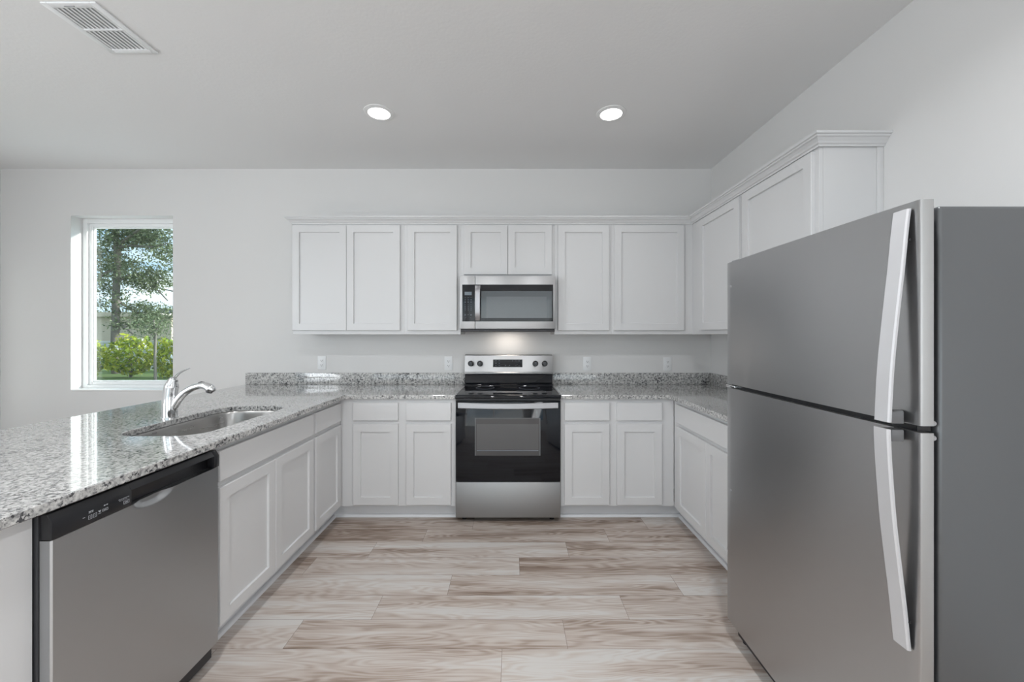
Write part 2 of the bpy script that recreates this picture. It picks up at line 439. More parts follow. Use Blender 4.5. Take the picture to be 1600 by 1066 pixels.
def base(name, label, loc, rz, w, doors, drawers, depth=.60, **k):
    fr = [('door', a, b, .120, .704) for a, b in doors] + [('drawer_front', a, b, .730, .858) for a, b in drawers]
    return cabinet(name, label, 'cabinet', loc, rz, w, depth, ZB, ZT, fr, toe=True, group=None, **k)
def upper(label, loc, rz, w, doors, z0=1.352, z1=2.24, zb=1.383, depth=.3045, x_min=0.0, extra=None):
    fr = [('door', a, b, zb, 2.222) for a, b in doors]
    return cabinet('wall_cabinet', label, 'cabinet', loc, rz, w, depth, z0, z1, fr, x_min=x_min, extra=extra)

# back run, left of the range : world x = loc.x + local x
x0 = -1.238
base('base_cabinet', 'white shaker base cabinet with two doors and two drawers, left of the range', (x0, FY, 0), 0, -.4035 - x0,
     [(-1.1415 - x0, -.817 - x0), (-.7587 - x0, -.436 - x0)], [(-1.1415 - x0, -.817 - x0), (-.7587 - x0, -.436 - x0)], toes=(.073, 0))
x0 = .3565
base('base_cabinet', 'white shaker base cabinet with two doors and two drawers, right of the range', (x0, FY, 0), 0, 1.178 - x0,
     [(.383 - x0, .707 - x0), (.760 - x0, 1.086 - x0)], [(.383 - x0, .707 - x0), (.760 - x0, 1.086 - x0)], toes=(0, .073))
# left run faces +x : rz=+90deg -> local x = world +y, local y = world -x
y0 = 1.650
base('sink_base_cabinet', 'white sink cabinet with one long false drawer over a pair of doors, beside the dishwasher', (FX, y0, 0), PI / 2, .829,
     [(.027, .421), (.424, .823)], [(.027, .823)], depth=.60)
base('base_cabinet', 'narrow white one-door one-drawer cabinet in the left corner, between sink cabinet and back run', (FX, 2.480, 0), PI / 2, .418,
     [(.020, .385)], [(.020, .385)], toes=(0, .073))
cabinet('end_cabinet', 'plain white peninsula end panel cabinet at the near side of the dishwasher', 'cabinet', (FX, .80, 0), PI / 2, .236, .60, ZB, ZT, [], toe=True)
# right run faces -x : rz=-90 -> local x = world -y, local y = world +x
y0 = 2.898
base('base_cabinet', 'white base cabinet with one wide drawer over two doors, partly hidden by the refrigerator', (FXR, y0, 0), -PI / 2, y0 - 1.90,
     [(y0 - 2.814, y0 - 2.392), (y0 - 2.389, y0 - 1.957)], [(y0 - 2.814, y0 - 1.957)], depth=.565, toes=(.073, 0))

# wall cabinets on the back wall
UY = 3.205
x0 = -1.750
upper('white wall cabinet with two tall doors, far left end of the back-wall row', (x0, UY, 0), 0, .8895, [(.003, .4345), (.437, .862)])
x0 = -.860
upper('white single-door wall cabinet immediately left of the microwave', (x0, UY, 0), 0, .4545, [(.032, .426)])
x0 = -.405
upper('short white two-door wall cabinet directly above the microwave', (x0, UY, 0), 0, .7495, [(.026, .375), (.378, .729)], z0=1.815, zb=1.829)
x0 = .345
upper('white single-door wall cabinet immediately right of the microwave', (x0, UY, 0), 0, .4545, [(.027, .435)])
x0 = .800
upper('white wall cabinet with the wide door, in the right corner of the back wall', (x0, UY, 0), 0, 1.7525 - x0, [(.022, .577)])
# wall cabinets on the right wall
UX = 1.452
y0 = 3.2045
upper('white wall cabinet on the right wall, the one nearer the corner', (UX, y0, 0), -PI / 2, y0 - 2.505, [(y0 - 3.055, y0 - 2.525)], depth=.3005)
y0 = 2.5045
def skin(t):
    MB().box(y0 - 1.887, y0 - 1.882, .27, .3005, 1.352, 2.24).build('scribe_strip', M['cab'], t, bevel=.001)
upper('white wall cabinet on the right wall with exposed end panel, rising behind the refrigerator', (UX, y0, 0), -PI / 2, y0 - 1.887, [(y0 - 2.483, y0 - 1.912)], depth=.3005, extra=skin)

# crown moulding: profile swept with mitres round the fronts of the wall cabinets
prof = [(0.0, 2.232), (.006, 2.232), (.008, 2.240), (.014, 2.244), (.018, 2.252), (.028, 2.264), (.036, 2.268), (.037, 2.274), (.045, 2.277), (.045, 2.288), (0.0, 2.288)]
path = [Vector(p) for p in ((-1.751, 3.509), (-1.751, 3.2), (1.447, 3.2), (1.447, 1.882), (1.752, 1.882))]
rg = []
for i, p in enumerate(path):
    def nrm(a, b):
        d = (b - a).normalized(); return Vector((d.y, -d.x))   # outward side
    if i == 0: n = nrm(path[0], path[1]) * 1
    elif i == len(path) - 1: n = nrm(path[-2], path[-1])
    else:
        n1, n2 = nrm(path[i - 1], p), nrm(p, path[i + 1]); n = (n1 + n2); n = n / (n.dot(n1))
    rg.append((p, n))
def sgn(n): return n
mb = MB()
out = []
for p, n in rg:
    out.append([(p.x - 0 + n.x * d * SG, p.y + n.y * d * SG, z) for d, z in prof] if False else [(p.x + n.x * d, p.y + n.y * d, z) for d, z in prof])
# outward test: middle run faces -y
if rg[1][1].y > 0:
    out = [[(p.x - n.x * d, p.y - n.y * d, z) for d, z in prof] for p, n in rg]
mb.rings(out)
cr = mb.build('crown_molding', M['cab'], smooth=False)
tag(cr, 'white stepped crown moulding running along the tops of all wall cabinets', 'moulding')

# shoe mouldings at the toe kicks (setting)
def quarter(r=.019): return [(0, 0)] + [(r * math.cos(a), r * math.sin(a)) for a in [i * PI / 2 / 6 for i in range(7)]]
def shoe(name, a, b, ax, pos, sg):
    mb = MB()
    if ax == 'x': mb.prism([(pos - sg * -p[0] if False else pos + sg * p[0], p[1] + .0005) for p in quarter()], 'x', a, b)
    else: mb.prism([(pos + sg * p[0], p[1] + .0005) for p in quarter()], 'y', a, b)
    struct(mb, name, M['toe'], smooth=True)
shoe('trim_1', -1.311, -.4035, 'x', FY + .0715, -1)
shoe('trim_2', .3565, 1.251, 'x', FY + .0715, -1)
shoe('trim_3', 1.66, FY + .05, 'y', FX - .0715, 1)
shoe('trim_4', 1.90, FY + .05, 'y', FXR + .0715, -1)

# ------------------------------------------------------------------ countertops
CZ0, CZ1 = .885, .915
def rrect(cx, cy, w, h, r, n=8):
    out = []
    for qx, qy, a0 in ((1, 1, 0), (-1, 1, 90), (-1, -1, 180), (1, -1, 270)):
        for i in range(n + 1):
            a = math.radians(a0 + 90 * i / n)
            out.append((cx + qx * (w / 2 - r) + r * math.cos(a), cy + qy * (h / 2 - r) + r * math.sin(a)))
    return out
SKX, SKY, SKW, SKH, SKR = -1.535, 2.068, .385, .725, .115
def slab_poly(outline, hole=None, c=.003):
    bm = bmesh.new()
    def loop(pts, z): 
        vs = [bm.verts.new((p[0], p[1], z)) for p in pts]
        return vs
    def off(pts, d, ccw=True):
        n = len(pts); out = []
        for i in range(n):
            a, b, cc = Vector(pts[i - 1]), Vector(pts[i]), Vector(pts[(i + 1) % n])
            n1 = (b - a).normalized(); n2 = (cc - b).normalized()
            m1 = Vector((-n1.y, n1.x)); m2 = Vector((-n2.y, n2.x)); m = m1 + m2; m = m / m.dot(m1)
            out.append((b.x + m.x * d, b.y + m.y * d))
        return out
    loops = [(outline, 1)] + ([(hole, -1)] if hole else [])
    for z, sgn_ in ((CZ1, 1), (CZ0, -1)):
        es = []
        for pts, s_ in loops:
            vs = loop(off(pts, c * s_), z)
            es += [bm.edges.new((vs[i], vs[(i + 1) % len(vs)])) for i in range(len(vs))]
        bmesh.ops.triangle_fill(bm, use_beauty=True, edges=es, normal=(0, 0, sgn_))
    for pts, s_ in loops:
        n = len(pts)
        R = [[(p[0], p[1], z) for p in off(pts, o_ * s_)] for o_, z in ((c, CZ1), (0, CZ1 - c), (0, CZ0 + c), (c, CZ0))]
        V = [[bm.verts.new(p) for p in r] for r in R]
        for a, b in zip(V, V[1:]):
            for i in range(n): bm.faces.new((a[i], a[(i + 1) % n], b[(i + 1) % n], b[i]))
    bmesh.ops.remove_doubles(bm, verts=bm.verts, dist=1e-5)
    mb = MB(); mb.bm.free(); mb.bm = bm
    return mb
CFX, CFY, CFR = -1.200, 2.872, 1.142
def fil(cx, cy, r, a0, a1, n=6): return [(cx + r * math.cos(math.radians(lerp(a0, a1, i / n))), cy + r * math.sin(math.radians(lerp(a0, a1, i / n)))) for i in range(n + 1)]
left = [(-2.32, .76), (CFX, .76)] + fil(CFX + .03, CFY - .03, .03, 180, 90) + [(-.4035, CFY), (-.4035, YB - .0005), (-2.32, YB - .0005)]
sl = slab_poly(left, rrect(SKX, SKY, SKW, SKH, SKR)[::1]).build('countertop', M['granite'])
tag(sl, 'speckled grey granite countertop of the peninsula with the sink cut-out, turning to the range', 'countertop')
right = [(.3565, CFY)] + fil(CFR - .03, CFY - .03, .03, 90, 0) + [(CFR, 1.86), (XR - .0005, 1.86), (XR - .0005, YB - .0005), (.3565, YB - .0005)]
sr = slab_poly(right).build('countertop', M['granite'])
tag(sr, 'L-shaped speckled granite countertop between the range and the refrigerator', 'countertop')
def splash(x0, x1, y0, y1, label):
    o = MB().box(x0, x1, y0, y1, CZ1 + .0005, 1.0165).build('backsplash', M['granite'], bevel=.002)
    tag(o, label, 'backsplash')
splash(-2.32, -.4035, YB - .0205, YB - .0005, 'low granite backsplash strip on the back wall left of the range')
splash(.3565, XR - .021, YB - .0205, YB - .0005, 'low granite backsplash strip on the back wall right of the range')
splash(XR - .0205, XR - .0005, 1.86, YB - .0005, 'low granite backsplash strip on the right wall behind the refrigerator corner')

# ------------------------------------------------------------------ sink and faucet
sk = thing('kitchen_sink', 'undermount stainless steel sink sunk in the peninsula granite', 'sink', (SKX, SKY, .70))
mb = MB((SKX, SKY, .70))
def rr(gw, z, r=None):
    return [(x, y, z) for x, y in rrect(SKX, SKY, SKW + gw, SKH + gw, (SKR + gw / 2) if r is None else r)]
mb.rings([rr(.05, .8845), rr(.008, .8845), rr(.006, .8835), rr(.0, .87), rr(-.006, .76), rr(-.03, .722), rr(-.075, .706), rr(-.15, .702, .05),
          rr(-.15, .698, .05), rr(-.07, .700), rr(-.02, .716), rr(.004, .76), rr(.008, .868), rr(.05, .8815)], loop=True)
mb.rings([rr(-.151, .7025, .05), rr(-.151, .6985, .05)])
mb.build('bowl', M['sink'], sk, smooth=True, angle=50)
MB((SKX, SKY, .70)).lathe((SKX - .04, SKY, .7027), [(.045, 0), (.045, .003), (.036, .0035), (.032, .001)]).build('drain', M['chrome'], sk, smooth=True)

FXx, FYy = -1.779, 2.083
fa = thing('faucet', 'chrome single-handle pull-out kitchen faucet behind the sink', 'faucet', (FXx, FYy, CZ1))
O = (FXx, FYy, CZ1)
P = lambda a, b, y=0: (FXx + a, FYy + y, CZ1 + b)
MB(O).lathe((FXx, FYy, CZ1 + .0004), [(.038, 0), (.038, .004), (.035, .006)]).build('base_ring', M['chrome'], fa, smooth=True)
MB(O).tube(catmull([P(0, .0065), P(0, .05), P(0, .10), P(.004, .135), P(.009, .165), P(.016, .190), P(.024, .205)], 5),
           [lerp(.034, .031, i / 20) if i < 20 else lerp(.031, .016, (i - 20) / 10) for i in range(31)], 28).build('body', M['chrome'], fa, smooth=True)
lp = catmull([P(.014, .192), P(.030, .214), P(.052, .234), P(.078, .248), P(.103, .2575)], 6)
MB(O).tube(lp, [lerp(.015, .0055, (i / (len(lp) - 1)) ** .6) for i in range(len(lp))], 16, flat=.6).build('lever_handle', M['chrome'], fa, smooth=True)
sp = catmull([P(.006, .022), P(.022, .058), P(.047, .097), P(.081, .133), P(.119, .156), P(.150, .166), P(.172, .168)], 6)
MB(O).tube(sp, [lerp(.020, .0155, i / (len(sp) - 1)) for i in range(len(sp))], 20).build('spout', M['chrome'], fa, smooth=True)
hp = catmull([P(.160, .1685), P(.176, .168), P(.196, .162), P(.214, .151), P(.226, .138)], 5)
hd = MB(O).tube(hp, [lerp(.0165, .0215, min(1, i / 12)) if i < 16 else lerp(.0215, .014, (i - 15) / 5) for i in range(len(hp))], 20).build('spray_head', M['chrome'], fa, smooth=True)
MB(O).cyl(P(.2075, .142), P(.2035, .1325), .017, .0145).build('nozzle', M['chrome_d'], hd, smooth=True)
MB(O).tube([P(.150, .1822), P(.165, .1855), P(.180, .1845)], [.003, .0045, .003], 10).build('spray_button', M['black_soft'], hd, smooth=True)

# ------------------------------------------------------------------ dishwasher (faces +x)
dw = thing('dishwasher', 'stainless steel dishwasher with black control strip under the peninsula counter', 'dishwasher', (-1.5, 1.34, 0))
O = (-1.5, 1.34, 0)
DX, D0, D1 = -1.200, 1.0427, 1.640
MB(O).box(-1.82, -1.232, 1.040, 1.645, .02, .872).build('tub', M['black_soft'], dw, bevel=.003)
MB(O).box(-1.30, -1.285, 1.045, 1.640, .002, .088).build('toe_panel', M['black_soft'], dw)
# steel door skin with the scooped finger recess
bm = MB(O); ys = sorted(set([D0 + .004 + (D1 - D0 - .008) * i / 20 for i in range(21)] + [1.255 + (1.435 - 1.255) * i / 36 for i in range(37)]))
zs = sorted(set([.093 + (.75 - .093) * i / 12 for i in range(13)] + [.755 + (.8075 - .755) * i / 24 for i in range(25)]))
def dent(y, z):
    u = (y - 1.345) / .078; v_ = (z - .8075) / .030
    r = math.sqrt(u * u * (1 if abs(u) < 9 else 1) + v_ * v_)
    if r >= 1: return 0
    t = min(1, (1 - r) / .55); return -.013 * (t * t * (3 - 2 * t))
G = [[bm.v((DX + dent(y, z) , y, z)) for z in zs] for y in ys]
for i in range(len(ys) - 1):
    for j in range(len(zs) - 1): bm.bm.faces.new((G[i][j], G[i + 1][j], G[i + 1][j + 1], G[i][j + 1]))
# returns
def strip(A, B):
    for i in range(len(A) - 1): bm.bm.faces.new((A[i], A[i + 1], B[i + 1], B[i]))
e0 = [bm.v((DX - .0035, D0, z)) for z in zs]; e0b = [bm.v((DX - .030, D0, z)) for z in zs]
e1 = [bm.v((DX - .0035, D1, z)) for z in zs]; e1b = [bm.v((DX - .030, D1, z)) for z in zs]
strip(G[0], e0); strip(e0, e0b); strip(G[-1], e1); strip(e1, e1b)
bt = [bm.v((DX - .030, y, zs[0])) for y in ys]; strip([r[0] for r in G], bt)
tp = [bm.v((DX - .030, y, zs[-1])) for y in ys]; strip([r[-1] for r in G], tp)
bm.build('door_panel', M['dw'], dw, smooth=True, angle=40)
# black control strip with grip pocket on its right-hand part
Z0c, Z1c = .809, .876
YP0, YP1 = 1.262, 1.615
cs = MB(O)
def strip_prof(xf): return [(DX - .030, Z0c), (xf, Z0c), (xf, Z0c + .045), (xf - .010, Z1c - .006), (xf - .014, Z1c), (DX - .030, Z1c)]
cs.prism([(x, z) for x, z in strip_prof(DX + .002)], 'y', D0, YP0)
cs.prism([(x, z) for x, z in strip_prof(DX + .002)], 'y', YP1, D1)
cs.prism([(DX - .030, Z0c), (DX - .026, Z0c), (DX - .026, Z1c - .018), (DX + .002, Z1c - .020), (DX - .008, Z1c - .006), (DX - .012, Z1c), (DX - .030, Z1c)], 'y', YP0, YP1)
cs = cs.build('control_strip', M['black'], dw, bevel=.0012, seg=2)
MB(O).box(-1.29, DX - .034, 1.05, 1.635, .873, .884).build('top_gasket', M['dark'], dw)
lg = MB(O)
def mark(mb, y0, y1, z0, z1): mb.box(DX + .0020, DX + .0024, y0, y1, z0, z1)
def ring_mark(mb, y0, y1, z0, z1, t=.0008):
    mark(mb, y0, y1, z0, z0 + t); mark(mb, y0, y1, z1 - t, z1); mark(mb, y0, y0 + t, z0 + t, z1 - t); mark(mb, y1 - t, y1, z0 + t, z1 - t)
mark(lg, 1.118, 1.124, .832, .8335)
for y in (1.134, 1.141): mark(lg, y, y + .0055, .8425, .8448); mark(lg, y, y + .005, .8395, .841)
for y in (1.133, 1.146): ring_mark(lg, y, y + .010, .822, .833); mark(lg, y + .004, y + .006, .8265, .8285)
mark(lg, 1.160, 1.168, .834, .8352); mark(lg, 1.160, 1.168, .826, .827); lg.prism([(1.161, .833), (1.167, .833), (1.164, .829)], 'x', DX + .002, DX + .0024)
for y in (1.176, 1.183): mark(lg, y, y + .0045, .8425, .8455)
ring_mark(lg, 1.172, 1.188, .828, .835); mark(lg, 1.175, 1.184, .8305, .832)
for i in range(5): mark(lg, 1.220 + i * .007, 1.2255 + i * .007, .8405, .8418)
for i in range(3): mark(lg, 1.222 + i * .009, 1.229 + i * .009, .8365, .8375)
ring_mark(lg, 1.236, 1.254, .822, .832); mark(lg, 1.240, 1.250, .826, .828)
lg.build('control_legend', M['legend'], dw)

# ------------------------------------------------------------------ range
RX, RW, RYF = -.0235, .3755, 2.866
rg_ = thing('range', 'freestanding stainless and black electric range between the base cabinets', 'stove', (RX, 3.2, 0))
O = (RX, 3.2, 0)
MB(O).box(RX - RW, RX + RW, RYF + .034, YB - .03, .034, .895).build('body', M['black_soft'], rg_, bevel=.002)
for sx in (-1, 1):
    for yy in (RYF + .07, YB - .09):
        MB(O).lathe((RX + sx * (RW - .055), yy, .001), [(.018, 0), (.018, .012), (.012, .016), (.012, .034)], seg=18).build('foot', M['black'], rg_, smooth=True)
MB(O).box(RX - RW, RX + RW, RYF, RYF + .032, .036, .292).build('storage_drawer', M['steel'], rg_, bevel=.004)
# oven door : glass front on a frame
dr = MB(O).box(RX - RW, RX + RW, RYF - .004, RYF + .032, .296, .872).build('oven_door', M['glass_black'], rg_, bevel=.004)
wx0, wx1, wz0, wz1 = -.261, .208, .483, .754
f = RYF - .0043
bd = MB(O)
for a, b, c, d in ((wx0, wx0 + .006, wz0, wz1), (wx1 - .006, wx1, wz0, wz1), (wx0 + .006, wx1 - .006, wz1 - .005, wz1)): bd.box(a, b, f - .0008, f + .0002, c, d)
bd.build('window_border', M['mw_scr'], dr)
wn_ = MB(O).box(wx0 + .006, wx1 - .006, f - .0004, f + .0002, wz0, wz1 - .005).build('oven_window', M['win_oven'], dr)
MB(O).box(wx0 + .014, wx1 - .014, f - .0008, f - .0005, wz0 + .045, wz1 - .045).build('window_screen', M['win_oven2'], wn_)
MB(O).box(wx0 + .014, wx1 - .014, f - .0008, f - .0005, wz0 + .034, wz0 + .040).build('rack_line', M['legend_d'], wn_)
# handle : wide flat bowed bar
hz, n = .848, 24
pr = []
for i in range(n + 1):
    t = i / n; x = lerp(RX - RW + .022, RX + RW - .022, t); bow = .012 * (1 - (2 * t - 1) ** 2)
    y = RYF - .040 - bow; zc = hz - .004 * (1 - (2 * t - 1) ** 2)
    pr.append([(x, y, zc - .020), (x, y - .004, zc - .016), (x, y - .004, zc + .016), (x, y, zc + .020), (x, y + .012, zc + .018), (x, y + .012, zc - .018)])
hb = MB(O).rings(pr).build('door_handle', M['handle_r'], dr, smooth=True, angle=30)
for sx in (-1, 1):
    xa = RX + sx * (RW - .036)
    MB(O).box(xa - .012, xa + .012, RYF - .030, RYF - .004, hz - .014, hz + .010).build('handle_mount', M['black'], hb, bevel=.003)
# vent trim and cooktop
MB(O).box(RX - RW + .002, RX + RW - .002, RYF + .010, RYF + .033, .875, .887).build('vent_trim', M['black'], rg_)
ct = MB(O).prism([(RYF - .006, .890), (RYF - .010, .903), (RYF - .004, .914), (RYF + .010, .9175), (3.36, .9175), (3.36, .8955), (RYF + .03, .8955), (RYF + .03, .889)], 'x', RX - RW - .002, RX + RW + .002)
ct = ct.build('cooktop', M['cooktop'], rg_, bevel=.001, seg=1)
rim = MB(O)
rim.box(RX + RW - .009, RX + RW + .003, RYF + .006, 3.36, .9176, .9206).build('side_rim', M['steel_h'], ct, bevel=.001)
MB(O).box(RX - RW - .003, RX - RW + .009, RYF + .006, 3.36, .9176, .9206).build('side_rim', M['steel_h'], ct, bevel=.001)
for bx, by, br in ((-.19, 3.03, .10), (.17, 3.03, .115), (-.19, 3.25, .075), (.17, 3.25, .085)):
    q = MB(O); seg = 48
    q.rings([[(RX + bx + r_ * math.cos(2 * PI * i / seg), by + r_ * math.sin(2 * PI * i / seg), z_) for i in range(seg)]
             for r_, z_ in ((br, .9177), (br, .9180), (br - .003, .9180), (br - .003, .9177))], loop=True)
    q.build('burner_ring', M['legend_d'], ct, smooth=True)
# back riser and control panel
MB(O).prism([(3.362, .8955), (3.362, .9175), (3.372, .932), (3.404, .940), (3.414, 1.012), (YB - .031, 1.012), (YB - .031, .8955)], 'x', RX - RW + .002, RX + RW - .002).build('rear_riser', M['glass_black'], rg_, bevel=.002)
pan = MB(O).prism([(3.398, 1.013), (3.394, 1.020), (3.394, 1.027), (3.400, 1.032), (3.420, 1.172), (3.428, 1.178), (YB - .033, 1.178), (YB - .033, 1.013)], 'x', RX - RW + .002, RX + RW - .002)
pan = pan.build('control_panel', M['steel_h'], rg_, bevel=.0015)
def pface(z): return lerp(3.400, 3.420, (z - 1.032) / .14)
SC = F_PX / 3.405
def px2x(px): return (px - 799) / SC
kz = CAM_H - 44.3 / SC
for px in (735.5, 749.8, 836.7, 851.2):
    kx = px2x(px); y = pface(kz)
    kb = MB(O).lathe((kx, y + .001, kz), [(.0245, 0), (.0245, .004), (.021, .006), (.0195, .026), (.017, .029)], axis='y', seg=28).build('knob', M['black'], pan, smooth=True)
    MB(O).box(kx - .002, kx + .002, y - .0292, y - .0282, kz + .001, kz + .016).build('pointer', M['legend_d'], kb)
    tk = MB(O); 
    for i in range(9):
        a = math.radians(-120 + 30 * i + 90 + 0); zz = kz + .031 * math.sin(a); xx = kx + .031 * math.cos(a)
        tk.box(xx - .0007, xx + .0007, pface(zz) - .0006, pface(zz) + .0005, zz - .0007, zz + .0007)
    tk.build('dial_legend', M['black'], pan)
a, b = px2x(770.3), px2x(816.3); z1_, z0_ = CAM_H - (562 - 524) / SC, CAM_H - (573.8 - 524) / SC
ds = MB(O).prism([(pface(z0_) - .0012, z0_), (pface(z1_) - .0012, z1_), (pface(z1_) + .002, z1_), (pface(z0_) + .002, z0_)], 'x', a, b).build('display', M['glass_black'], pan)
dl = MB(O)
def dmark(px, pz, wd, hg):
    x = px2x(715 + px / 10.32); z = CAM_H - (545 + pz / 10.32 - 524) / SC; y = pface(z) - .0012
    dl.box(x - wd / 2, x + wd / 2, y - .0008, y, z - hg / 2, z + hg / 2)
for px in (617, 672):
    dmark(px, 195, .010, .0022); dmark(px, 235, .010, .005); dmark(px, 273, .010, .003)
for px in (885, 938, 992): dmark(px, 197, .007, .003)
for px in (775, 838): dmark(px, 272, .010, .005)
for px in (938, 992): dmark(px, 275, .008, .002)
dmark(960, 255, .003, .003)
dl.build('display_legend', M['legend_d'], ds)

# ------------------------------------------------------------------ microwave
MYF = 3.11
mw = thing('microwave', 'stainless over-the-range microwave with black keypad on the left, under the short cabinet', 'microwave', (-.03, 3.3, 1.39))
O = (-.03, 3.3, 1.39)
sm = F_PX / MYF
mx0, mx1 = -.3995, .3425
mz0, mz1 = 1.395, 1.806
mv = lambda px: (px - 799) / sm
mzv = lambda py: CAM_H + (524 - py) / sm
MB(O).box(mx0 + .004, mx1 - .004, MYF + .034, YB - .004, 1.386, 1.803).build('casing', M['black_soft'], mw, bevel=.003)
MB(O).box(mx0 + .004, mx1 - .004, MYF + .004, MYF + .033, 1.372, 1.393).build('vent_grille', M['black_soft'], mw, bevel=.003)
xs = mv(742.3)
MB(O).box(mx0, xs - .0012, MYF, MYF + .033, mz0, mz1).build('control_side', M['steel_h'], mw, bevel=.003)
dr = MB(O).box(xs + .0012, mx1, MYF, MYF + .033, mz0, mz1).build('door', M['steel_h'], mw, bevel=.003)
g0, g1, gz0, gz1 = mv(722.3), mv(864.3), mzv(502.5), mzv(444.8)
kp = MB(O).box(g0, xs - .0014, MYF - .0012, MYF + .001, gz0, gz1).build('keypad', M['glass_black'], mw)
gl_ = MB(O).box(xs + .0014, g1, MYF - .0012, MYF + .001, gz0, gz1).build('door_glass', M['glass_black'], dr)
MB(O).box(mv(752), mv(862.5), MYF - .0016, MYF - .0013, mzv(497), mzv(455)).build('window_pane', M['mw_win'], gl_)
MB(O).box(mv(760), mv(854), MYF - .0020, MYF - .0017, mzv(497), mzv(463.7)).build('window_screen', M['mw_scr'], gl_)
ld = MB(O).box(mv(726), mv(737), MYF - .0018, MYF - .0013, mzv(461.3), mzv(456)).build('display', M['lcd'], kp)
kl = MB(O)
def km(px, py, w_, h_):
    x, z = mv(715 + px / 10.66), mzv(425 + py / 10.66)
    kl.box(x - w_ / 2, x + w_ / 2, MYF - .0018, MYF - .0013, z - h_ / 2, z + h_ / 2)
for py, hh in ((432, .003), (466, .004), (503, .0045), (545, .002), (578, .0035), (607, .0035), (636, .0035)):
    for px in (127, 177, 225): km(px, py, .009 if py < 520 else .0045, hh)
km(127, 718, .010, .010); km(225, 718, .010, .010); km(176, 712, .008, .003); km(137, 765, .006, .002); km(215, 765, .006, .002)
kl.build('keypad_legend', M['legend_d'], kp)
# bowed vertical handle
pr = []; hx0, hx1 = mv(742.6), mv(750.6); hz0, hz1 = mzv(501), mzv(446.3)
for i in range(17):
    t = i / 16; z = lerp(hz0, hz1, t); bow = .030 * (1 - (2 * t - 1) ** 4) + .004
    y = MYF - bow - .006
    pr.append([(hx0, y + .010, z), (hx0, y + .002, z), (hx0 + .003, y, z), (hx1 - .003, y, z), (hx1, y + .002, z), (hx1, y + .010, z)])
MB(O).rings(pr).build('door_handle', M['handle_r'], dr, smooth=True, angle=30)
hl = MB(O).box(-.10, .04, 3.34, 3.40, 1.3835, 1.3862).build('hood_lamp', M['hoodlens'], mw)
light('hood_light', 'AREA', (-.03, 3.37, 1.380), (0, 0, 0), .55, (1, .90, .80), shape='RECTANGLE', size=.20, size_y=.06)

# ------------------------------------------------------------------ refrigerator (faces -x)
fr = thing('refrigerator', 'tall stainless top-freezer refrigerator standing at the right front', 'refrigerator', (1.35, 1.37, 0))
O = (1.35, 1.37, 0)
FD, N0, N1 = .967, .945, 1.795
MB(O).box(1.022, 1.70, N0 + .010, N1 - .004, .03, 1.655).build('cabinet_shell', M['fridge_side'], fr, bevel=.008, seg=3)
def fdoor(name, z0, z1):
    n = 30; pf = []
    for i in range(n + 1):
        t = i / n; y = lerp(N0 + .006, N1 - .006, t); pf.append((FD + .0 - .006 * (1 - (2 * t - 1) ** 2), y))
    poly = [(FD + .031, N0), (FD + .006, N0), (FD + .0018, N0 + .0015)] + pf + [(FD + .0018, N1 - .0015), (FD + .006, N1), (FD + .031, N1)]
    b = MB(O).prism(poly, 'z', z0, z1)
    return b
def shade_door(b, name):
    ob = b.build(name, [M['fridge'], M['fridge_edge']], fr, smooth=True, angle=30)
    for p in ob.data.polygons:
        if abs(p.normal.x) < .5: p.material_index = 1
    return ob
dT = shade_door(fdoor('a', 1.130, 1.667), 'freezer_door')
dB = shade_door(fdoor('b', .083, 1.113), 'refrigerator_door')
for z0, z1, d in ((1.136, 1.655, dT), (.095, 1.098, dB)):
    MB(O).box(FD + .0315, 1.011, N0 + .012, N1 - .012, z0, z1).build('gasket', M['dark'], d)
MB(O).box(FD + .012, 1.0115, N0 + .02, N1 - .02, 1.1135, 1.1295).build('divider_rail', M['black'], fr)
MB(O).box(1.0, 1.0118, N0 + .03, N1 - .03, .022, .078).build('base_grille', M['black_soft'], fr, bevel=.002)
for yy in (N0 + .05, N1 - .05):
    for xx in (1.03, 1.66):
        MB(O).cyl((xx, yy, .001), (xx, yy, .03), .018).build('foot', M['black'], fr, smooth=True)
def fhandle(name, pts, par, endz, bz0, bz1):
    cv = catmull([(x, 0, z) for x, z in pts], 8); pr = []
    for p in cv:
        x, z = p.x, p.z; ya, yb = .9615, 1.0015; th = .008
        pr.append([(x + th, ya, z), (x + .003, ya, z), (x, ya + .003, z), (x, yb - .003, z), (x + .003, yb, z), (x + th, yb, z)])
    h = MB(O).rings(pr).build(name, M['handle'], par, smooth=True, angle=30)
    MB(O).prism([(.920, .968), (.948, .966), (.9635, .985), (.9635, .998), (.920, .998)], 'z', bz0, bz1).build('handle_bracket', M['bracket'], h, bevel=.001)
    sx, sz = endz
    MB(O).cyl((sx, .9600, sz), (sx, .9618, sz), .003, seg=12).build('handle_screw', M['black'], h)
    return h
fhandle('handle', [(.9535, 1.650), (.9475, 1.600), (.938, 1.504), (.924, 1.380), (.9125, 1.258), (.906, 1.135)], dT, (.957, 1.575), 1.131, 1.160)
fhandle('handle', [(.904, 1.118), (.9075, 1.040), (.918, .903), (.932, .780), (.944, .680), (.9535, .585)], dB, (.957, .655), 1.088, 1.1155)
for z in (1.135, 1.1):
    MB(O).lathe((1.0035, N0 + .0115, z), [(.0065, 0), (.0065, .006), (.004, .009)], axis='y', seg=16).build('bumper', M['plastic_g'], fr, smooth=True)
MB(O).box(.985, 1.06, N1 - .055, N1 - .005, 1.6675, 1.678).build('top_hinge', M['plastic_g'], fr, bevel=.003)
MB(O).box(.9625, .990, N1 - .070, N1 + .001, 1.1145, 1.1265).build('middle_hinge', M['chrome'], fr, bevel=.003)
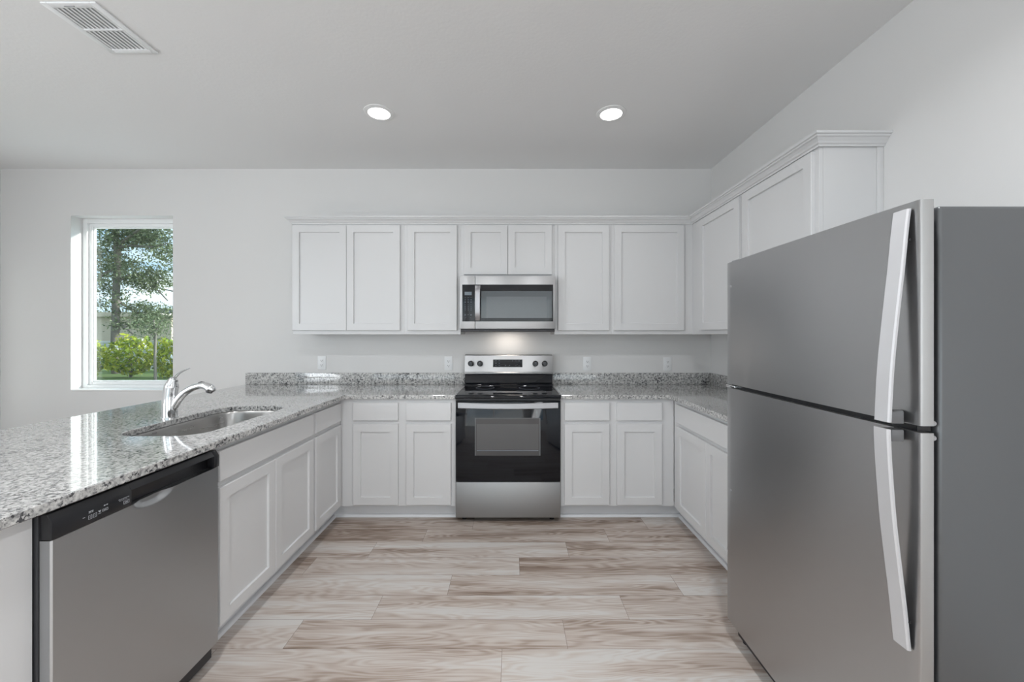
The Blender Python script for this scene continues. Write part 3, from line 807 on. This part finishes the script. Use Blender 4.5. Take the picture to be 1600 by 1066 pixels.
for z, d in ((1.56, dT), (.6625, dB)):
    MB(O).lathe((FD + .0008, N1 - .035, z), [(.006, 0), (.006, .001), (.003, .003)], axis='x', seg=14).build('plug', M['plastic_g'], d, smooth=True)

# ------------------------------------------------------------------ outlets
def outlet(x, z, label):
    t = thing('outlet', label, 'outlet', (x, YB, z - .06)); O = (x, YB, z - .06)
    MB(O).box(x - .036, x + .036, YB - .006, YB - .0003, z - .060, z + .060).build('cover_plate', M['outlet'], t, bevel=.0025)
    for s in (-1, 1):
        zz = z + s * .0195
        r = MB(O).box(x - .0165, x + .0165, YB - .0085, YB - .0062, zz - .014, zz + .014).build('receptacle', M['outlet'], t, bevel=.0015)
        q = MB(O); q.box(x - .0075, x - .0050, YB - .0090, YB - .0086, zz - .003, zz + .007); q.box(x + .0050, x + .0075, YB - .0090, YB - .0086, zz - .003, zz + .006)
        q.cyl((x, YB - .0090, zz - .008), (x, YB - .0086, zz - .008), .0026, seg=12)
        q.build('slot', M['slot'], r)
for px, py, lb in ((503, 567, 'white wall outlet at far left of the back wall, under the two-door wall cabinet'),
                   (701, 568, 'white wall outlet just left of the range, above the backsplash'),
                   (917.5, 568.5, 'white wall outlet just right of the range, above the backsplash'),
                   (1043, 569, 'white wall outlet at far right near the wall corner, above the backsplash')):
    outlet((px - 799) / 178.1, CAM_H - (py - 524) / 178.1, lb)

# ------------------------------------------------------------------ ceiling lights and vent
for i, (x, y) in enumerate(DOWN):
    lb = {0: 'lit round recessed ceiling light on the left, near the back wall', 1: 'lit round recessed ceiling light on the right, near the back wall'}.get(
        i, 'lit round recessed ceiling light behind the pictured part of the ceiling')
    t = thing('recessed_light', lb, 'ceiling light', (x, y, ZC - .012), 0, 'recessed ceiling lights' if i < 2 else 'ceiling lights nearer the room entrance')
    O = (x, y, ZC - .012)
    MB(O).lathe((x, y, 0), [(.097, ZC - .0003), (.096, ZC - .004), (.074, ZC - .010), (.070, ZC - .009), (.070, ZC - .0003)], seg=40).build('trim_ring', M['can'], t, smooth=True)
    MB(O).lathe((x, y, 0), [(.0695, ZC - .006), (.060, ZC - .0105), (.030, ZC - .0115), (.001, ZC - .0118)], seg=40).build('lens', M['lens'], t, smooth=True)
    light('recessed_lamp', 'AREA', (x, y, ZC - .0125), (0, 0, 0), 1.0 if i < 2 else 13.0 if i < 4 else 10.5, (.965, .98, 1.0), shape='DISK', size=.13, spread=math.radians(150 if i in (2, 3) else 125))

vx0, vx1, vy0, vy1 = -2.062, -1.818, 1.748, 2.062
vt = thing('ceiling_vent', 'white rectangular ceiling air vent with angled louvers', 'vent', ((vx0 + vx1) / 2, (vy0 + vy1) / 2, ZC - .01))
O = ((vx0 + vx1) / 2, (vy0 + vy1) / 2, ZC - .01)
vf = MB(O); b_ = .028; zt, zb = ZC - .0003, ZC - .008
ym = (vy0 + vy1) / 2
vf.box(vx0, vx0 + b_, vy0, vy1, zb, zt); vf.box(vx1 - b_, vx1, vy0, vy1, zb, zt)
vf.box(vx0 + b_, vx1 - b_, vy0, vy0 + b_, zb, zt); vf.box(vx0 + b_, vx1 - b_, vy1 - b_, vy1, zb, zt); vf.box(vx0 + b_, vx1 - b_, ym - .006, ym + .006, zb, zt)
vf.build('frame', M['vent'], vt, bevel=.002)
MB(O).box(vx0 + b_, vx1 - b_, vy0 + b_, vy1 - b_, ZC - .0016, ZC - .0006).build('backing', M['ventbk'], vt)
iw = vx1 - vx0 - 2 * b_; p_ = iw / 9
for (a, b) in ((vy0 + b_ + .001, ym - .007), (ym + .007, vy1 - b_ - .001)):
    for i in range(9):
        xc = vx0 + b_ + p_ * (i + .5)
        MB(O).prism([(xc - .0085, ZC - .0022), (xc - .0072, ZC - .0018), (xc + .0085, ZC - .0062), (xc + .0075, ZC - .0072)], 'y', a, b).build('louver', M['vent'], vt)
MB(O).box(vx0 + .09, vx0 + .135, vy0 + .014, vy0 + .018, zb - .003, zb - .0002).build('damper_lever', M['plastic_g'], vt)

# ------------------------------------------------------------------ outside the window
GZ = -.15
m = paint('lawn', (.14, .26, .06), .9, 30, .5, .02); M['lawn'] = m
n = N(m, 'ShaderNodeTexNoise'); n.inputs['Scale'].default_value = 18; n.inputs['Detail'].default_value = 5; L(m, coords(m), n.inputs['Vector'])
L(m, ramp(m, n.outputs['Fac'], [(.3, (.06, .11, .02)), (.7, (.15, .22, .05))]), BS(m).inputs['Base Color'])
o = MB().box(-60, 20, YB + T + .01, 70, GZ - .1, GZ).build('lawn', M['lawn'], kind='structure')
M['bounce_slab'] = paint('bounce_concrete', (.60, .59, .57), .9, 20, .2, .004)
MB().box(-7.5, 1.8, YB + T + .01, 6.6, GZ, GZ + .03).build('bounce_slab', M['bounce_slab'], kind='structure')  # unseen pale slab added to bounce sunlight up under the window head
def leafmat(name, stops):
    m = mat(name, (.2, .3, .1), .5); a = N(m, 'ShaderNodeAttribute', attribute_name='tone')
    c = ramp(m, a.outputs['Fac'], stops); L(m, c, BS(m).inputs['Base Color'])
    tl_ = N(m, 'ShaderNodeBsdfTranslucent'); L(m, c, tl_.inputs['Color']); mx = N(m, 'ShaderNodeMixShader'); mx.inputs['Fac'].default_value = .4
    out = m.node_tree.nodes['Material Output']; L(m, BS(m).outputs[0], mx.inputs[1]); L(m, tl_.outputs[0], mx.inputs[2]); L(m, mx.outputs[0], out.inputs['Surface'])
    return m
M['hedge'] = leafmat('hedge_leaves', [(0, (.08, .16, .015)), (.35, (.27, .36, .02)), (.75, (.48, .50, .03)), (1, (.58, .56, .08))])
M['oak'] = leafmat('oak_leaves', [(0, (.04, .07, .03)), (.5, (.12, .16, .07)), (1, (.30, .33, .20))])
M['bark'] = paint('bark', (.16, .14, .12), .9, 25, .6, .02)
M['fence'] = mat('white_fence', (.62, .62, .62), .5)
M['stucco'] = paint('stucco', (.48, .40, .33), .9, 20, .3, .01)
M['shingle'] = paint('shingles', (.09, .10, .12), .9, 20, .4, .01)
M['cable'] = mat('cable_black', (.03, .03, .035), .6)
M['petal'] = mat('white_blossom', (.85, .84, .86), .6)
def leaves(name, pts, size, m, parent, flat=.35):
    bm = bmesh.new(); tl = bm.loops.layers.float.new('tone')
    for p in pts:
        p = Vector(p); s_ = size * random.uniform(.6, 1.3)
        n = Vector((random.gauss(0, 1), random.gauss(0, 1), random.gauss(.6, .8))).normalized()
        a = n.orthogonal().normalized(); a.rotate(Matrix.Rotation(random.random() * 6.28, 3, n)); b = n.cross(a)
        vs = [bm.verts.new(p + q) for q in (-a * s_, -b * s_ * .45 + n * s_ * .12, a * s_, b * s_ * .45 + n * s_ * .12)]
        t_ = min(1, max(0, random.gauss(.5, .25)))
        for tri in ((0, 1, 2), (0, 2, 3)):
            f = bm.faces.new([vs[i] for i in tri])
            for l in f.loops: l[tl] = t_
    me = bpy.data.meshes.new(name); bm.to_mesh(me); bm.free(); me.materials.append(m)
    ob = bpy.data.objects.new(name, me); C.objects.link(ob); ob.parent = parent; return ob
# point from a pixel of the picture at a given distance
def at(px, py, Y): return Vector(((px - 799) * Y / F_PX, Y, CAM_H + (524 - py) * Y / F_PX))
# hedge: individual shrubs in a row
for i, (sx, hgt) in enumerate(((-16.7, 1.5), (-15.1, 1.35), (-13.5, 1.48), (-11.9, 1.42), (-10.3, 1.4))):
    lab = ['yellow-green leafy shrub, far left of the garden row', 'yellow-green leafy shrub seen at the left side of the window pane', 'tallest yellow-green leafy shrub, in the middle of the window view',
           'yellow-green leafy shrub seen at the right side of the window pane', 'yellow-green leafy shrub, far right of the garden row'][i]
    sh_ = thing('shrub', lab, 'shrub', (sx, 14.2, GZ), 0, 'garden shrubs')
    pts = []
    while len(pts) < 1500:
        u = Vector((random.uniform(-1, 1), random.uniform(-1, 1), random.uniform(-1, 1)))
        if u.length > 1: continue
        w_ = .75 + .35 * noise.noise(u * 2.2 + Vector((i * 5, 0, 0)))
        u = u.normalized() * (u.length ** .4) * w_ * 1.15
        z = hgt * .5 + u.z * hgt * .55
        if z < .06: continue
        pts.append((max(-.73, min(.73, u.x * .85)), u.y * .6, z))
    leaves('foliage', pts, .085, M['hedge'], sh_)
    leaves('blossom', [pts[random.randrange(len(pts))] for _ in range(110)], .075, M['petal'], sh_)
    st = MB()
    for _ in range(5): st.tube([(random.uniform(-.05, .05), 0, 0), (random.uniform(-.2, .2), 0, hgt * .4), (random.uniform(-.4, .4), random.uniform(-.2, .2), hgt * .8)], [.02, .015, .008], 8)
    st.build('stem', M['bark'], sh_)
# oak tree with hanging boughs
TY = 15.6; TS = TY / 10.5
tb = at(181, 700, TY)
tr = thing('oak_tree', 'large spreading oak tree with small dark leaves seen through the window', 'tree', (tb.x, TY, GZ)); O = Vector((tb.x, TY, GZ))
tk = MB(O)
tp = [at(183, 640, TY), at(180, 540, TY), at(181, 470, TY), at(184, 400, TY), at(178, 330, TY), at(186, 250, TY)]
tp[0].z = GZ
tk.tube(tp, [.17, .14, .12, .11, .09, .07], 12)
boughs = [[at(181, 388, TY), at(205, 384, TY - .4), at(238, 386, TY - .6), at(262, 380, TY - .9)],
          [at(184, 385, TY), at(200, 372, TY - .6), at(218, 358, TY - 1.0), at(236, 340, TY - 1.4)],
          [at(181, 470, TY), at(200, 480, TY + .3), at(225, 497, TY + .6), at(243, 520, TY + .6)],
          [at(181, 440, TY), at(210, 430, TY + .6), at(240, 448, TY + .4), at(262, 470, TY + .3)],
          [at(180, 420, TY), at(160, 430, TY - .4), at(140, 450, TY - .9)],
          [at(183, 350, TY), at(150, 330, TY + .5), at(110, 300, TY + .9)],
          [at(185, 340, TY), at(230, 310, TY + .5), at(290, 300, TY + .8)],
          [at(183, 505, TY), at(200, 515, TY - .2), at(215, 530, TY - .4)]]
for b in boughs: tk.tube(catmull(b, 4), [lerp(.065, .018, i / (len(b) * 4 - 4)) for i in range(len(b) * 4 - 3)], 8)
tk.build('trunk', M['bark'], tr, smooth=True)
pts = []
def blob(px, py, Y, rx, rz, ry, n):
    c = at(px, py, Y); rx, ry, rz = rx * TS, ry * TS, rz * TS
    sub = [(c + Vector((random.gauss(0, rx * .45), random.gauss(0, ry * .5), random.gauss(0, rz * .45)))) for _ in range(max(4, n // 38))]
    for _ in range(n):
        s_ = random.choice(sub); pts.append(s_ + Vector((random.gauss(0, .17), random.gauss(0, .17), random.gauss(0, .13))) - O)
blob(195, 365, TY - .2, .75, .40, .7, 2300); blob(240, 372, TY, .75, .45, .7, 2300); blob(262, 400, TY - .3, .35, .4, .6, 900)
blob(165, 400, TY + .2, .5, .5, .7, 1500); blob(205, 425, TY, .8, .5, .6, 1900); blob(235, 440, TY + .2, .45, .35, .5, 1300)
blob(165, 450, TY + .2, .40, .35, .5, 800); blob(222, 482, TY + .3, .35, .28, .4, 900); blob(243, 498, TY + .4, .45, .18, .4, 700)
blob(262, 487, TY + .4, .25, .2, .4, 250); blob(200, 505, TY, .5, .15, .3, 400); blob(160, 475, TY, .25, .15, .3, 200)
blob(130, 360, TY, 1.0, .9, .8, 1800); blob(200, 310, TY, 1.6, .6, .9, 2500); blob(300, 350, TY, .9, .9, .9, 1800)
leaves('foliage', pts, .058, M['oak'], tr)
# slender young tree nearer the right of the pane
y2 = 13.2
yb_ = at(243, 600, y2); yt = thing('young_tree', 'slender grey sapling trunk standing in front of the shrubs', 'tree', (yb_.x, y2, GZ)); O = Vector((yb_.x, y2, GZ))
q = MB(O); q.tube([Vector((yb_.x, y2, GZ)), at(242, 560, y2), at(243, 525, y2), at(240, 500, y2)], [.045, .04, .035, .02], 10)
for e in (((242, 530), (232, 515), (222, 508)), ((242, 520), (250, 505), (256, 498))): q.tube([at(a, b, y2) for a, b in e], [.02, .014, .007], 8)
q.build('trunk', M['bark'], yt, smooth=True)
ps = []
for _ in range(700):
    c = at(random.gauss(238, 9), random.gauss(512, 9), y2); ps.append(c + Vector((0, random.gauss(0, .3), 0)) - O)
leaves('foliage', ps, .045, M['oak'], yt)
# white fence, house and service cable
fn = thing('garden_fence', 'low white garden fence behind the shrubs', 'fence', (-15, 17, GZ)); O = (-15, 17, GZ)
q = MB(O)
q.box(-26, -8, 16.98, 17.02, GZ + .05, 1.02); q.build('fence_panel', M['fence'], fn)
q = MB(O).box(-26, -8, 16.95, 17.05, 1.021, 1.10).build('top_rail', M['fence'], fn)
hs = thing('house', 'tan stucco neighbouring house with low roof beyond the fence', 'house', (-33, 36, GZ)); O = (-33, 36, GZ)
MB(O).box(-44, -28.9, 34, 44, GZ, 2.9).build('wall', M['stucco'], hs)
MB(O).prism([(-44.4, 2.91), (-28.5, 2.91), (-30.5, 3.3), (-42, 3.3)], 'y', 33.6, 44.4).build('roof', M['stucco'], hs)
h2 = thing('house', 'distant house with dark grey shingle roof at the right edge of the window view', 'house', (-30, 48, GZ)); O = (-30, 48, GZ)
MB(O).box(-44, -30, 46, 56, GZ, 2.4).build('wall', M['stucco'], h2)
MB(O).prism([(45.4, 2.42), (56.6, 2.42), (51, 4.7)], 'x', -44.5, -29.5).build('roof', M['shingle'], h2)
MB(O).box(-44.5, -29.5, 45.2, 45.38, 2.25, 2.6).build('fascia', M['fence'], h2)
PY = 22.0
a, b = at(138, 424.5, PY), at(430, 486, PY)
for p, lab in ((a, 'wooden utility pole carrying the service cable, farther left'), (b, 'wooden utility pole carrying the service cable, farther right')):
    pl = thing('utility_pole', lab, 'pole', (p.x, PY, GZ), 0, 'utility poles'); O = (p.x, PY, GZ)
    MB(O).tube([(p.x, PY + .16, GZ), (p.x, PY + .16, p.z + .25)], [.11, .085], 12).build('post', M['bark'], pl, smooth=True)
    MB(O).box(p.x - .3, p.x + .3, PY - .03, PY + .03, p.z - .10, p.z - .031).build('crossarm', M['bark'], pl)
cb = MB()
cb.tube([a.lerp(b, i / 12) - Vector((0, 0, .10 * math.sin(PI * i / 12))) for i in range(13)], .030, 8)
tag(cb.build('service_cable', M['cable']), 'dark overhead service cable crossing the sky outside the window', 'cable')
